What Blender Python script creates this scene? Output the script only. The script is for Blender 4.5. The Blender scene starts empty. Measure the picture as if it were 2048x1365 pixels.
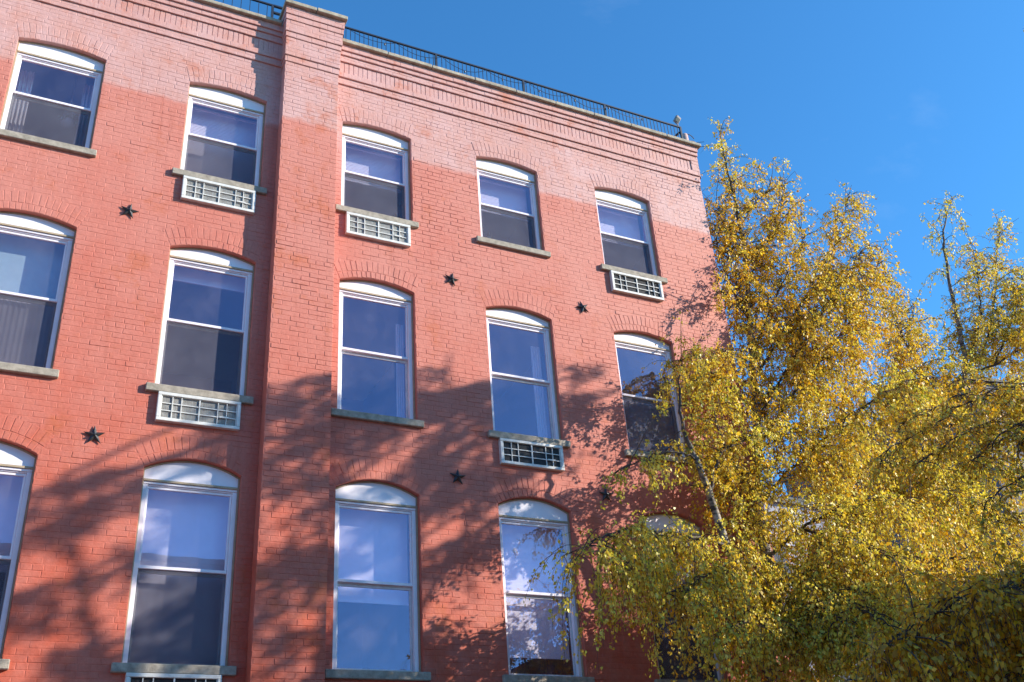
import bpy, bmesh, math, random
import numpy as np
from mathutils import Vector, Matrix

sc = bpy.context.scene
COL = sc.collection

# ------------------------------------------------------------------ camera, sky, sun, exposure
F_PX, CAM_D = 2036.99, 11.4678
RC = np.array([[0.89727515, 0.06677878, -0.4363919],
               [0.16220105, 0.86949048, 0.46655881],
               [0.41059483, -0.48941485, 0.76934062]])
def w3(v): return Vector((v[0], v[2], -v[1]))
cam = bpy.data.objects.new('camera', bpy.data.cameras.new('camera'))
COL.objects.link(cam); sc.camera = cam
rx, ry, rz = w3(RC[0]), -w3(RC[1]), -w3(RC[2])
cam.matrix_world = Matrix(((rx.x, ry.x, rz.x, 0), (rx.y, ry.y, rz.y, -CAM_D), (rx.z, ry.z, rz.z, 0), (0, 0, 0, 1)))
cam.data.sensor_width = 36; cam.data.lens = F_PX * 36 / 2048
cam.data.clip_start = .05; cam.data.clip_end = 3000

SUN = Vector((1.7, -1.0, 0.84)).normalized()
world = bpy.data.worlds.new('World'); sc.world = world; world.use_nodes = True
wn = world.node_tree
sky = wn.nodes.new('ShaderNodeTexSky'); sky.sky_type = 'NISHITA'; sky.sun_disc = False
sky.sun_elevation = math.asin(SUN.z); sky.sun_rotation = math.atan2(SUN.x, SUN.y)
sky.altitude = 200; sky.air_density = 1.0; sky.dust_density = 0.6; sky.ozone_density = 3.0
tint = wn.nodes.new('ShaderNodeMix'); tint.data_type = 'RGBA'; tint.blend_type = 'MULTIPLY'; tint.inputs[0].default_value = 1
tint.inputs[7].default_value = (.42, 1.03, 1.38, 1); wn.links.new(sky.outputs[0], tint.inputs[6])   # the photograph's deep blue grading
tc = wn.nodes.new('ShaderNodeTexCoord'); mpw = wn.nodes.new('ShaderNodeMapping'); mpw.inputs['Scale'].default_value = (1.2, 3.0, 4.5); mpw.inputs['Rotation'].default_value = (.3, .5, .6)
wn.links.new(tc.outputs['Generated'], mpw.inputs[0])
nz = wn.nodes.new('ShaderNodeTexNoise'); nz.inputs['Scale'].default_value = 1.6; nz.inputs['Detail'].default_value = 7; nz.inputs['Roughness'].default_value = .62; wn.links.new(mpw.outputs[0], nz.inputs[0])
cr = wn.nodes.new('ShaderNodeValToRGB'); cr.color_ramp.elements[0].position = .62; cr.color_ramp.elements[1].position = .86; cr.color_ramp.elements[1].color = (.15, .15, .15, 1); wn.links.new(nz.outputs[0], cr.inputs[0])
cl = wn.nodes.new('ShaderNodeMix'); cl.data_type = 'RGBA'; cl.inputs[7].default_value = (3.4, 4.2, 5.6, 1)
wn.links.new(cr.outputs[0], cl.inputs[0]); wn.links.new(tint.outputs[2], cl.inputs[6])
bg = wn.nodes['Background']; wn.links.new(cl.outputs[2], bg.inputs[0]); bg.inputs[1].default_value = 0.13
sl = bpy.data.lights.new('sun', 'SUN'); sl.energy = 5.0; sl.angle = math.radians(.4); sl.color = (1, .91, .78)
so = bpy.data.objects.new('sun', sl); COL.objects.link(so)
so.rotation_euler = SUN.to_track_quat('Z', 'Y').to_euler(); so.location = (30, -20, 25)
sc.view_settings.view_transform = 'Standard'; sc.view_settings.look = 'None'
sc.view_settings.exposure = 0.75; sc.view_settings.gamma = 1
sc.cycles.max_bounces = 8; sc.cycles.transparent_max_bounces = 16
sc.cycles.use_denoising = True

GROUND = -1.6
def unproject(px, py, y):
    d = RC.T @ np.array([(px - 1024) / F_PX, (py - 682.5) / F_PX, 1.0])
    t = (y + CAM_D) / d[2]
    return np.array([d[0] * t, y, -d[1] * t])

# ------------------------------------------------------------------ materials
def mat(name):
    m = bpy.data.materials.new(name); m.use_nodes = True
    return m, m.node_tree, m.node_tree.nodes['Principled BSDF']
def N(nt, kind, **kw):
    n = nt.nodes.new(kind)
    for k, v in kw.items(): setattr(n, k, v)
    return n
def noise(nt, scale, detail=4, rough=.6, vec=None):
    n = N(nt, 'ShaderNodeTexNoise'); n.inputs['Scale'].default_value = scale
    n.inputs['Detail'].default_value = detail; n.inputs['Roughness'].default_value = rough
    if vec is not None: nt.links.new(vec, n.inputs['Vector'])
    return n.outputs['Fac']
def ramp(nt, fac, stops):
    r = N(nt, 'ShaderNodeValToRGB'); nt.links.new(fac, r.inputs[0])
    e = r.color_ramp.elements
    while len(e) < len(stops): e.new(.5)
    for el, (p, c) in zip(e, stops):
        el.position = p; el.color = (*c, 1) if len(c) == 3 else c
    return r.outputs['Color']
def mixc(nt, fac, a, b, blend='MIX'):
    n = N(nt, 'ShaderNodeMix', data_type='RGBA', blend_type=blend)
    for i, v in ((0, fac), (6, a), (7, b)):
        if isinstance(v, (int, float)): n.inputs[i].default_value = v
        elif isinstance(v, tuple): n.inputs[i].default_value = (*v, 1)
        else: nt.links.new(v, n.inputs[i])
    return n.outputs[2]
def math_(nt, op, a, b=None, clamp=False):
    n = N(nt, 'ShaderNodeMath', operation=op, use_clamp=clamp)
    for i, v in enumerate((a, b)):
        if v is None: continue
        if isinstance(v, (int, float)): n.inputs[i].default_value = v
        else: nt.links.new(v, n.inputs[i])
    return n.outputs[0]
def bump(nt, bs, h, strength=.4, dist=.01):
    b = N(nt, 'ShaderNodeBump'); b.inputs['Strength'].default_value = strength; b.inputs['Distance'].default_value = dist
    nt.links.new(h, b.inputs['Height']); nt.links.new(b.outputs[0], bs.inputs['Normal'])
def objco(nt): return N(nt, 'ShaderNodeTexCoord').outputs['Object']

def simple(name, c, rough=.6, var=.12, scale=6, bumps=0.0, bscale=40, metal=0, spec=.4):
    m, nt, b = mat(name); co = objco(nt)
    f = noise(nt, scale, 6, .65, co)
    lo = tuple(x * (1 - var) for x in c); hi = tuple(min(1, x * (1 + var)) for x in c)
    nt.links.new(ramp(nt, f, [(.3, lo), (.7, hi)]), b.inputs['Base Color'])
    b.inputs['Roughness'].default_value = rough; b.inputs['Metallic'].default_value = metal
    b.inputs['Specular IOR Level'].default_value = spec
    if bumps: bump(nt, b, noise(nt, bscale, 5, .7, co), bumps, .01)
    return m

def painted_brick():
    m, nt, b = mat('painted_brick'); co = objco(nt); L = nt.links
    sep = N(nt, 'ShaderNodeSeparateXYZ'); L.new(co, sep.inputs[0])
    x, z = sep.outputs[0], sep.outputs[2]
    big = noise(nt, .55, 5, .6, co); mid = noise(nt, 2.6, 6, .68, co); fine = noise(nt, 22, 5, .7, co)
    red = ramp(nt, big, [(.3, (.50, .088, .042)), (.5, (.52, .110, .062)), (.72, (.545, .150, .098))])
    red = mixc(nt, ramp(nt, mid, [(.38, (0, 0, 0)), (.72, (.62, .62, .62))]), red, (.57, .213, .162))
    red = mixc(nt, math_(nt, 'MULTIPLY', math_(nt, 'MULTIPLY', math_(nt, 'SUBTRACT', z, 3.6), .22, True), ramp(nt, noise(nt, .9, 4, .6, co), [(.28, (.45, .45, .45)), (.62, (1, 1, 1))])), red, (.57, .213, .162))
    pink = ramp(nt, big, [(.3, (.54, .285, .25)), (.7, (.61, .37, .345))])
    pink = mixc(nt, ramp(nt, mid, [(.42, (0, 0, 0)), (.76, (.8, .8, .8))]), pink, (.56, .25, .185))
    # the paint line between the two coats, slightly wavy
    zz = math_(nt, 'ADD', z, math_(nt, 'MULTIPLY', math_(nt, 'SUBTRACT', noise(nt, 4, 6, .75, co), .5), .22))
    f = math_(nt, 'MULTIPLY', math_(nt, 'SUBTRACT', zz, 10.19), 11, True)
    # strip between the pilaster and the first window carries the pale coat further down
    sx = math_(nt, 'MULTIPLY', math_(nt, 'GREATER_THAN', x, 3.352), math_(nt, 'LESS_THAN', x, 3.53))
    sz = math_(nt, 'MULTIPLY', math_(nt, 'SUBTRACT', z, 8.95), .8, True)
    f = math_(nt, 'MAXIMUM', f, math_(nt, 'MULTIPLY', math_(nt, 'MULTIPLY', sx, sz), .75))
    c = mixc(nt, f, red, pink)
    # rain streaks and worn patches
    mp = N(nt, 'ShaderNodeMapping'); mp.inputs['Scale'].default_value = (9, 9, .55); L.new(co, mp.inputs[0])
    st = noise(nt, 1.0, 5, .7, mp.outputs[0])
    c = mixc(nt, ramp(nt, st, [(.56, (0, 0, 0)), (.76, (.42, .42, .42))]), c, (.36, .085, .045))
    wn_ = noise(nt, 7, 6, .75, co)
    c = mixc(nt, ramp(nt, wn_, [(.66, (0, 0, 0)), (.74, (.5, .5, .5))]), c, (.58, .25, .17))
    c = mixc(nt, ramp(nt, noise(nt, 1.7, 7, .75, co), [(.55, (0, 0, 0)), (.68, (.58, .58, .58))]), c, (.50, .125, .045))
    c = mixc(nt, .22, c, mixc(nt, 1.0, c, ramp(nt, fine, [(.3, (.45, .42, .42)), (.7, (1.3, 1.3, 1.3))]), 'MULTIPLY'))
    L.new(c, b.inputs['Base Color'])
    b.inputs['Roughness'].default_value = .62; b.inputs['Specular IOR Level'].default_value = .3
    h = math_(nt, 'ADD', math_(nt, 'MULTIPLY', noise(nt, 34, 6, .7, co), .6), noise(nt, 9, 3, .6, co))
    bump(nt, b, h, .55, .008)
    return m
M = {}
M['brick'] = painted_brick()
M['concrete'] = simple('weathered_concrete', (.34, .295, .235), .85, .36, 14, .5, 60)
M['coping'] = simple('coping_concrete', (.36, .31, .235), .9, .35, 9, .6, 50)
M['white'] = simple('white_paint', (.82, .775, .82), .35, .05, 5)
M['whitegrey'] = simple('aged_white_paint', (.66, .65, .66), .5, .15, 9)
M['tan'] = simple('tan_caulk', (.42, .33, .22), .7, .2, 9)
M['acwhite'] = simple('enamelled_steel', (.66, .65, .61), .45, .14, 12)
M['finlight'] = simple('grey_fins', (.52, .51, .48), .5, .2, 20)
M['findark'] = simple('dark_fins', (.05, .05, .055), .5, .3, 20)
M['black'] = simple('black_iron', (.018, .022, .035), .45, .3, 20, 0, 40, 0, .5)
M['iron'] = simple('cast_iron', (.050, .048, .050), .32, .4, 30, .3, 70, .5, .6)
M['room'] = simple('room_paint', (.34, .29, .35), .9, .06, 2)
M['ceiling'] = simple('ceiling_paint', (.70, .69, .70), .9, .03, 2)
M['blind'] = simple('blind_vinyl', (.86, .84, .86), .5, .03, 5)
M['curtain'] = simple('white_cloth', (.75, .74, .72), .9, .08, 30, .3, 120)
M['greenshade'] = simple('green_cloth', (.36, .50, .48), .9, .06, 8)
M['roof'] = simple('roof_felt', (.12, .12, .12), .9, .2, 3)
M['ceramic'] = simple('white_ceramic', (.78, .78, .80), .25, .03, 5)
M['leafgreen'] = simple('houseplant_leaf', (.10, .17, .06), .5, .4, 20)
M['rope'] = simple('white_rope', (.72, .70, .66), .9, .1, 30)
M['pot_clay'] = simple('pinkish_clay', (.50, .34, .31), .8, .12, 10, .2, 40)
M['lampgrey'] = simple('lamp_housing', (.30, .25, .24), .5, .1, 10)
M['lens'] = simple('lamp_lens', (.10, .09, .09), .2, .2, 10)

def glass_mat(name, base, tint, rough=.0):
    m = bpy.data.materials.new(name); m.use_nodes = True; nt = m.node_tree; L = nt.links
    for n in list(nt.nodes):
        if n.type == 'BSDF_PRINCIPLED': nt.nodes.remove(n)
    out = [n for n in nt.nodes if n.type == 'OUTPUT_MATERIAL'][0]
    tr = N(nt, 'ShaderNodeBsdfTransparent'); tr.inputs[0].default_value = (*tint, 1)
    gl = N(nt, 'ShaderNodeBsdfGlossy'); gl.inputs[0].default_value = (1, .74, 1, 1); gl.inputs['Roughness'].default_value = rough
    lw = N(nt, 'ShaderNodeLayerWeight'); lw.inputs[0].default_value = .5
    fac = math_(nt, 'ADD', math_(nt, 'MULTIPLY', math_(nt, 'POWER', lw.outputs['Facing'], 3.0), .55), base, True)
    mx = N(nt, 'ShaderNodeMixShader'); L.new(fac, mx.inputs[0]); L.new(tr.outputs[0], mx.inputs[1]); L.new(gl.outputs[0], mx.inputs[2])
    co = objco(nt)
    bp_ = N(nt, 'ShaderNodeBump'); bp_.inputs['Strength'].default_value = .06; bp_.inputs['Distance'].default_value = .006
    L.new(noise(nt, 2.2, 2, .5, co), bp_.inputs['Height']); L.new(bp_.outputs[0], gl.inputs['Normal']); 
    # a film of dust and dried spots on the pane
    df = N(nt, 'ShaderNodeBsdfDiffuse'); df.inputs[0].default_value = (.55, .50, .60, 1)
    mp = N(nt, 'ShaderNodeMapping'); mp.inputs['Scale'].default_value = (1.5, 1.5, 1.2); L.new(co, mp.inputs[0])
    d1 = ramp(nt, noise(nt, 1.6, 7, .65, mp.outputs[0]), [(.4, (.015, .015, .015)), (.8, (.065, .065, .065))])
    mx2 = N(nt, 'ShaderNodeMixShader'); L.new(d1, mx2.inputs[0]); L.new(mx.outputs[0], mx2.inputs[1]); L.new(df.outputs[0], mx2.inputs[2])
    L.new(mx2.outputs[0], out.inputs[0])
    return m
M['glass'] = glass_mat('window_glass', .105, (.96, .96, 1.0))
def screen_mat():
    m = bpy.data.materials.new('insect_screen'); m.use_nodes = True; nt = m.node_tree; L = nt.links
    for n in list(nt.nodes):
        if n.type == 'BSDF_PRINCIPLED': nt.nodes.remove(n)
    out = [n for n in nt.nodes if n.type == 'OUTPUT_MATERIAL'][0]
    tr = N(nt, 'ShaderNodeBsdfTransparent'); df = N(nt, 'ShaderNodeBsdfDiffuse')
    co = objco(nt)
    L.new(ramp(nt, noise(nt, 3, 6, .7, co), [(.3, (.095, .095, .13)), (.7, (.15, .15, .19))]), df.inputs[0])
    mx = N(nt, 'ShaderNodeMixShader'); mx.inputs[0].default_value = .42
    L.new(tr.outputs[0], mx.inputs[1]); L.new(df.outputs[0], mx.inputs[2]); L.new(mx.outputs[0], out.inputs[0])
    return m
M['screen'] = screen_mat()

def leaf_mat():
    m = bpy.data.materials.new('birch_leaf'); m.use_nodes = True; nt = m.node_tree; L = nt.links
    for n in list(nt.nodes):
        if n.type == 'BSDF_PRINCIPLED': nt.nodes.remove(n)
    out = [n for n in nt.nodes if n.type == 'OUTPUT_MATERIAL'][0]
    at = N(nt, 'ShaderNodeAttribute', attribute_name='tint')
    df = N(nt, 'ShaderNodeBsdfDiffuse'); tl = N(nt, 'ShaderNodeBsdfTranslucent'); gl = N(nt, 'ShaderNodeBsdfGlossy')
    gl.inputs['Roughness'].default_value = .45; gl.inputs[0].default_value = (1, 1, 1, 1)
    L.new(at.outputs[0], df.inputs[0])
    L.new(mixc(nt, 1.0, at.outputs[0], (1.0, .95, .55), 'MULTIPLY'), tl.inputs[0])
    m1 = N(nt, 'ShaderNodeMixShader'); m1.inputs[0].default_value = .42
    L.new(df.outputs[0], m1.inputs[1]); L.new(tl.outputs[0], m1.inputs[2])
    m2 = N(nt, 'ShaderNodeMixShader'); m2.inputs[0].default_value = .035
    L.new(m1.outputs[0], m2.inputs[1]); L.new(gl.outputs[0], m2.inputs[2]); L.new(m2.outputs[0], out.inputs[0])
    return m
M['leaf'] = leaf_mat()
def bark_mat():
    m, nt, b = mat('birch_bark'); co = objco(nt)
    mp = N(nt, 'ShaderNodeMapping'); mp.inputs['Scale'].default_value = (6, 6, 16); nt.links.new(co, mp.inputs[0])
    f = noise(nt, 1.0, 5, .65, mp.outputs[0])
    c = ramp(nt, f, [(.40, (.035, .028, .024)), (.50, (.20, .165, .135)), (.62, (.36, .32, .28))])
    at = N(nt, 'ShaderNodeAttribute', attribute_name='girth')
    c2 = ramp(nt, noise(nt, 20, 4, .6, co), [(.3, (.035, .024, .018)), (.7, (.085, .058, .042))])
    nt.links.new(mixc(nt, at.outputs['Fac'], c2, c), b.inputs['Base Color'])
    b.inputs['Roughness'].default_value = .75; bump(nt, b, f, .5, .01)
    return m
M['bark'] = bark_mat()
M['palewall'] = simple('pale_render', (.30, .30, .36), .9, .06, 1.2)
M['greywall'] = simple('grey_cladding', (.11, .108, .13), .9, .10, 1.0)
M['brownbrick'] = simple('brown_brick', (.10, .050, .030), .95, .35, 7, .5, 25)
M['darkpane'] = simple('dark_window', (.05, .06, .08), .6, .1, 3, 0, 40, 0, .1)
M['housewall'] = simple('house_brick', (.28, .15, .11), .9, .15, 3)
M['redground'] = simple('red_bounce_ground', (.42, .235, .19), .95, .25, .7, .4, 8)  # ground out of view, made red so its bounce warms the shade

# ------------------------------------------------------------------ mesh helpers
class MB:
    def __init__(self): self.v = []; self.f = []; self.mi = []; self.a = []
    def quad(self, *p, m=0):
        n = len(self.v); self.v += [tuple(q) for q in p]; self.f.append(tuple(range(n, n + len(p)))); self.mi.append(m); return self
    def box(self, x0, x1, y0, y1, z0, z1, m=0):
        n = len(self.v)
        self.v += [(x, y, z) for x in (x0, x1) for y in (y0, y1) for z in (z0, z1)]
        for q in ((0, 1, 3, 2), (4, 6, 7, 5), (0, 4, 5, 1), (2, 3, 7, 6), (0, 2, 6, 4), (1, 5, 7, 3)):
            self.f.append(tuple(n + i for i in q)); self.mi.append(m)
        return self
    def brick(self, q, yb, proud, c, m=0):
        """four xz corners (counter clockwise seen from -y); back at yb, face proud, edges eased by c"""
        q = np.array(q, float); ctr = q.mean(0); n = len(self.v)
        d = q - ctr; ln = np.linalg.norm(d, axis=1, keepdims=True)
        fr = q - np.sign(d) * c
        self.v += [(a, yb, b) for a, b in q] + [(a, yb - max(.0008, proud + rnd.gauss(0, .0006)), b) for a, b in fr]
        self.f.append((n + 4, n + 5, n + 6, n + 7)); self.mi.append(m)
        for i in range(4):
            j = (i + 1) % 4; self.f.append((n + i, n + j, n + 4 + j, n + 4 + i)); self.mi.append(m)
    def tube(self, pts, rad, sides=6, m=0, cap=True):
        pts = [np.array(p, float) for p in pts]; k = len(pts)
        if isinstance(rad, (int, float)): rad = [rad] * k
        n0 = len(self.v); up = None
        for i in range(k):
            t = pts[min(i + 1, k - 1)] - pts[max(i - 1, 0)]; t /= (np.linalg.norm(t) + 1e-9)
            if up is None:
                up = np.cross(t, (0.3, 1, .2)); 
            up = up - t * up.dot(t); up /= (np.linalg.norm(up) + 1e-9); bi = np.cross(t, up)
            for s in range(sides):
                a = 2 * math.pi * s / sides
                self.v.append(tuple(pts[i] + rad[i] * (math.cos(a) * up + math.sin(a) * bi)))
        for i in range(k - 1):
            for s in range(sides):
                a = n0 + i * sides + s; b = n0 + i * sides + (s + 1) % sides
                self.f.append((a, b, b + sides, a + sides)); self.mi.append(m)
        if cap:
            self.f.append(tuple(n0 + s for s in reversed(range(sides)))); self.mi.append(m)
            self.f.append(tuple(n0 + (k - 1) * sides + s for s in range(sides))); self.mi.append(m)
        return self
    def lathe(self, prof, c=(0, 0, 0), sides=20, m=0):
        n0 = len(self.v)
        for r, z in prof:
            for s in range(sides):
                a = 2 * math.pi * s / sides; self.v.append((c[0] + r * math.cos(a), c[1] + r * math.sin(a), c[2] + z))
        for i in range(len(prof) - 1):
            for s in range(sides):
                a = n0 + i * sides + s; b = n0 + i * sides + (s + 1) % sides
                self.f.append((a, b, b + sides, a + sides)); self.mi.append(m)
        return self
    def build(self, name, mats, parent=None, smooth=False):
        me = bpy.data.meshes.new(name); me.from_pydata(self.v, [], self.f)
        mats = mats if isinstance(mats, (list, tuple)) else [mats]
        for mm in mats: me.materials.append(mm)
        if len(mats) > 1: me.polygons.foreach_set('material_index', self.mi)
        if smooth: me.polygons.foreach_set('use_smooth', [True] * len(me.polygons))
        bm = bmesh.new(); bm.from_mesh(me); bmesh.ops.recalc_face_normals(bm, faces=bm.faces); bm.to_mesh(me); bm.free()
        o = bpy.data.objects.new(name, me); COL.objects.link(o)
        if parent is not None:
            o.parent = parent; o.matrix_parent_inverse = Matrix.Translation(parent.location).inverted() if parent.type == 'EMPTY' else Matrix.Identity(4)
        return o
def bevel(o, w=.006, seg=2):
    b = o.modifiers.new('bevel', 'BEVEL'); b.width = w; b.segments = seg; b.limit_method = 'ANGLE'; return o
def tag(o, label=None, cat=None, group=None, kind=None):
    if label: o['label'] = label
    if cat: o['category'] = cat
    if group: o['group'] = group
    if kind: o['kind'] = kind
    return o
def empty(name, loc=(0, 0, 0)):
    o = bpy.data.objects.new(name, None); COL.objects.link(o); o.location = loc; o.empty_display_size = .2; return o
def copy_tree(o, parent=None):
    c = o.copy(); COL.objects.link(c)
    if parent is not None: c.parent = parent
    for ch in list(o.children): copy_tree(ch, c)
    return c

# ------------------------------------------------------------------ facade layout (metres, facade plane y = 0)
CL = [-0.985, 1.243, 3.503, 5.724, 7.923]; WW = 1.105
ROWS = [dict(zs=10.645, zb=9.03, rise=.072, zt=10.475, zm=9.79),
        dict(zs=7.800, zb=5.785, rise=.105, zt=7.70, zm=6.77),
        dict(zs=4.745, zb=2.535, rise=.150, zt=4.615, zm=3.60)]
XL, XR, ZTOP = -4.2, 10.25, 12.12
PX0, PX1, PY = 2.535, 3.352, -.225          # pilaster
RING1, RING2 = .105, .175
rnd = random.Random(4)

def arc(x0, x1, zs, rise, n=16, off=0.0):
    w = x1 - x0; R = (w * w / 4 + rise * rise) / (2 * rise); cx = (x0 + x1) / 2; cz = zs + rise - R
    a = math.asin(w / 2 / R)
    return [(cx + (R + off) * math.sin(t), cz + (R + off) * math.cos(t)) for t in np.linspace(-a, a, n)], (cx, cz, R, a)

# ---- building root
bld = empty('brick_building', (3, 4, GROUND))
tag(bld, 'painted red and pink brick apartment building with arched windows', 'building')

# ---- wall
wall = MB()
xs = [XL]; 
for c in CL: xs += [c, c + WW]
xs.append(XR)
zs_ = [GROUND - .3]
for r in reversed(ROWS): zs_ += [r['zb'], r['zs'], r['zs'] + r['rise'] + .02]
zs_.append(ZTOP)
rows_up = list(reversed(ROWS))
for i in range(len(xs) - 1):
    is_col = i % 2 == 1
    for j in range(len(zs_) - 1):
        k, ph = divmod(j - 1, 3) if j > 0 else (0, -1)
        x0, x1, z0, z1 = xs[i], xs[i + 1], zs_[j], zs_[j + 1]
        if is_col and j > 0 and k < 3 and ph == 0: continue
        if is_col and j > 0 and k < 3 and ph == 1:
            r = rows_up[k]; pts, _ = arc(x0, x1, r['zs'], r['rise'])
            for (a, b), (c, d) in zip(pts[:-1], pts[1:]):
                wall.quad((a, 0, b), (c, 0, d), (c, 0, z1), (a, 0, z1))
            continue
        wall.quad((x0, 0, z0), (x1, 0, z0), (x1, 0, z1), (x0, 0, z1))
RD = .30
for c in CL:
    for r in ROWS:
        x0, x1 = c, c + WW
        outl = [(x0, r['zb'])] + arc(x0, x1, r['zs'], r['rise'])[0] + [(x1, r['zb'])]
        for (a, b), (e, d) in zip(outl, outl[1:] + outl[:1]):
            wall.quad((a, 0, b), (e, 0, d), (e, RD, d), (a, RD, b))
# side and rear of the building
wall.quad((XR, 0, GROUND - .3), (XR, 11, GROUND - .3), (XR, 11, ZTOP), (XR, 0, ZTOP))
wall.quad((XL, 0, GROUND - .3), (XL, 11, GROUND - .3), (XL, 11, ZTOP), (XL, 0, ZTOP))
wall.quad((XL, 11, GROUND - .3), (XR, 11, GROUND - .3), (XR, 11, ZTOP), (XL, 11, ZTOP))

CH, BL, JT = .0722, .232, .0074
def proudness(x, z):
    # paint fills the joints more in some areas than in others
    g = .5 + .5 * math.sin(x * 1.3 + 1.7 * math.sin(z * .9)) * math.cos(z * 1.1 + x * .4)
    t = rnd.random()
    return .0014 + .0037 * t * (.45 + .8 * g) * (.75 if x < 2.5 else 1.1) + (.002 if t > .985 else 0)
def field(mb, x0, x1, z0, z1, yb, holes=None, phase=0, header_every=7, proud=1.0, course=CH, ang=0):
    n = max(1, round((z1 - z0) / course)); ch = (z1 - z0) / n
    for k in range(n):
        a, b = z0 + k * ch + JT * .45, z0 + (k + 1) * ch - JT * .45
        kk = k + phase
        head = header_every and kk % header_every == header_every - 1
        L = BL / 2 if head else BL
        ofs = (kk % 2) * L / 2 + (0.02 if head else 0)
        iv = [(x0, x1)]
        if holes:
            for h0, h1 in holes((a + b) / 2, a, b):
                nv = []
                for p, q in iv:
                    if h1 <= p or h0 >= q: nv.append((p, q)); continue
                    if h0 > p: nv.append((p, h0))
                    if h1 < q: nv.append((h1, q))
                iv = nv
        for p, q in iv:
            i0 = math.floor((p - ofs) / L)
            s = i0 * L + ofs
            while s < q - 1e-6:
                l = max(s, p); r_ = min(s + L, q)
                if r_ - l > .028:
                    j = lambda: rnd.uniform(-.0022, .0022)
                    e0 = JT * .5 if l > x0 + .001 else 0; e1 = JT * .5 if r_ < x1 - .001 else 0
                    if rnd.random() > .012:
                        mb.brick([(l + e0 + j(), a + j()), (r_ - e1 + j(), a + j()), (r_ - e1 + j(), b + j()), (l + e0 + j(), b + j())],
                                 yb, proudness(l, a) * proud, .003)
                s += L
RING = RING1 + RING2
def holes_main(zc, a, b):
    out = []
    for c in CL:
        for r in ROWS:
            _, (cx, cz, R, an) = arc(c, c + WW, r['zs'], r['rise'])
            if r['zb'] - .11 < zc < r['zb']: out.append((c - .07, c + WW + .07)) if False else out.append((c, c + WW))
            elif r['zb'] <= zc < r['zs']: out.append((c, c + WW))
            elif r['zs'] <= zc < cz + R + RING:
                ro = R + RING; dz = zc - cz
                half_o = math.sqrt(max(0, ro * ro - dz * dz))
                half_s = dz * math.tan(an)               # the skewback line
                h = min(half_o, half_s)
                if h > 0: out.append((cx - h, cx + h))
    for (h0, h1, ha, hb) in EXTRA_HOLES:
        if ha < zc < hb: out.append((h0, h1))
    return out
AC_SPOTS = [(0, 1), (0, 2), (0, 4), (1, 1), (1, 3), (2, 1)]
EXTRA_HOLES = [(PX0, PX1, 0, 20)]
field(wall, XL, XR, 1.0, 11.38, 0, holes_main)
# arch rings: radiating headers in two courses
for c in CL:
    for r in ROWS:
        _, (cx, cz, R, an) = arc(c, c + WW, r['zs'], r['rise'])
        for ri, ro, cnt in ((R, R + RING1, 17), (R + RING1, R + RING, 16)):
            for k in range(cnt):
                t0 = -an + 2 * an * k / cnt; t1 = -an + 2 * an * (k + 1) / cnt
                g = JT * .55 / R
                j = lambda: rnd.uniform(-.0025, .0025)
                a0, a1 = t0 + g, t1 - g; r0, r1 = ri + JT * .45, ro - JT * .45
                wall.brick([(cx + r0 * math.sin(a0) + j(), cz + r0 * math.cos(a0) + j()), (cx + r0 * math.sin(a1) + j(), cz + r0 * math.cos(a1) + j()),
                            (cx + r1 * math.sin(a1) + j(), cz + r1 * math.cos(a1) + j()), (cx + r1 * math.sin(a0) + j(), cz + r1 * math.cos(a0) + j())],
                           0, proudness(cx, cz) * 1.0 + .0007, .0025)
wall_o = wall.build('wall', M['brick'], bld)

# ---- cornice: stepped courses, recessed soldier frieze
cor = MB()
def band(x0, x1, z0, z1, y, brick=True, soldier=False, yback=.25):
    cor.box(x0, x1, y, yback, z0, z1)
    if soldier:
        w = .0755; n = round((x1 - x0) / w); w = (x1 - x0) / n
        for k in range(n):
            a, b = x0 + k * w + JT * .5, x0 + (k + 1) * w - JT * .5
            cor.brick([(a, z0 + .004), (b, z0 + .004), (b, z1 - .004), (a, z1 - .004)], y, .003 + .006 * rnd.random(), .002)
    elif brick:
        field(cor, x0, x1, z0, z1, y, None, rnd.randint(0, 6), 0, .8, .075)
for (x0, x1) in ((XL, PX0), (PX1, XR)):
    end = XR if x1 == XR else PX0
    band(x0, x1, 11.38, 11.505, -.024)
    band(x0, x1, 11.505, 11.60, -.048)
    xe = x1 - .16 if x1 == XR else x1
    band(x0, xe, 11.60, 11.825, -.026, soldier=True)
    if xe < x1: band(xe, x1, 11.60, 11.825, -.050)
    band(x0, x1, 11.825, 11.945, -.055)
    band(x0, x1, 11.945, 12.025, -.080)
    band(x0, x1, 12.025, 12.135, -.106)
cor.build('cornice', M['brick'], bld)
# ---- pilaster
pil = MB()
pil.box(PX0, PX1, PY, .2, GROUND - .3, 11.33)
field(pil, PX0, PX1, 1.0, 11.33, PY, None, 3, 7)
steps = [(11.33, 11.44, .020), (11.44, 11.80, .042), (11.80, 11.90, .060), (11.90, 12.13, .082), (12.13, 12.235, .100), (12.235, 12.385, .122)]
for z0, z1, e in steps:
    es = e * .45
    pil.box(PX0 - es, PX1 + es, PY - e * .8, .3, z0, z1)
    field(pil, PX0 - es, PX1 + es, z0, z1, PY - e * .8, None, rnd.randint(0, 6), 0, .9, .075)
pil.build('pilaster', M['brick'], bld)
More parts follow.
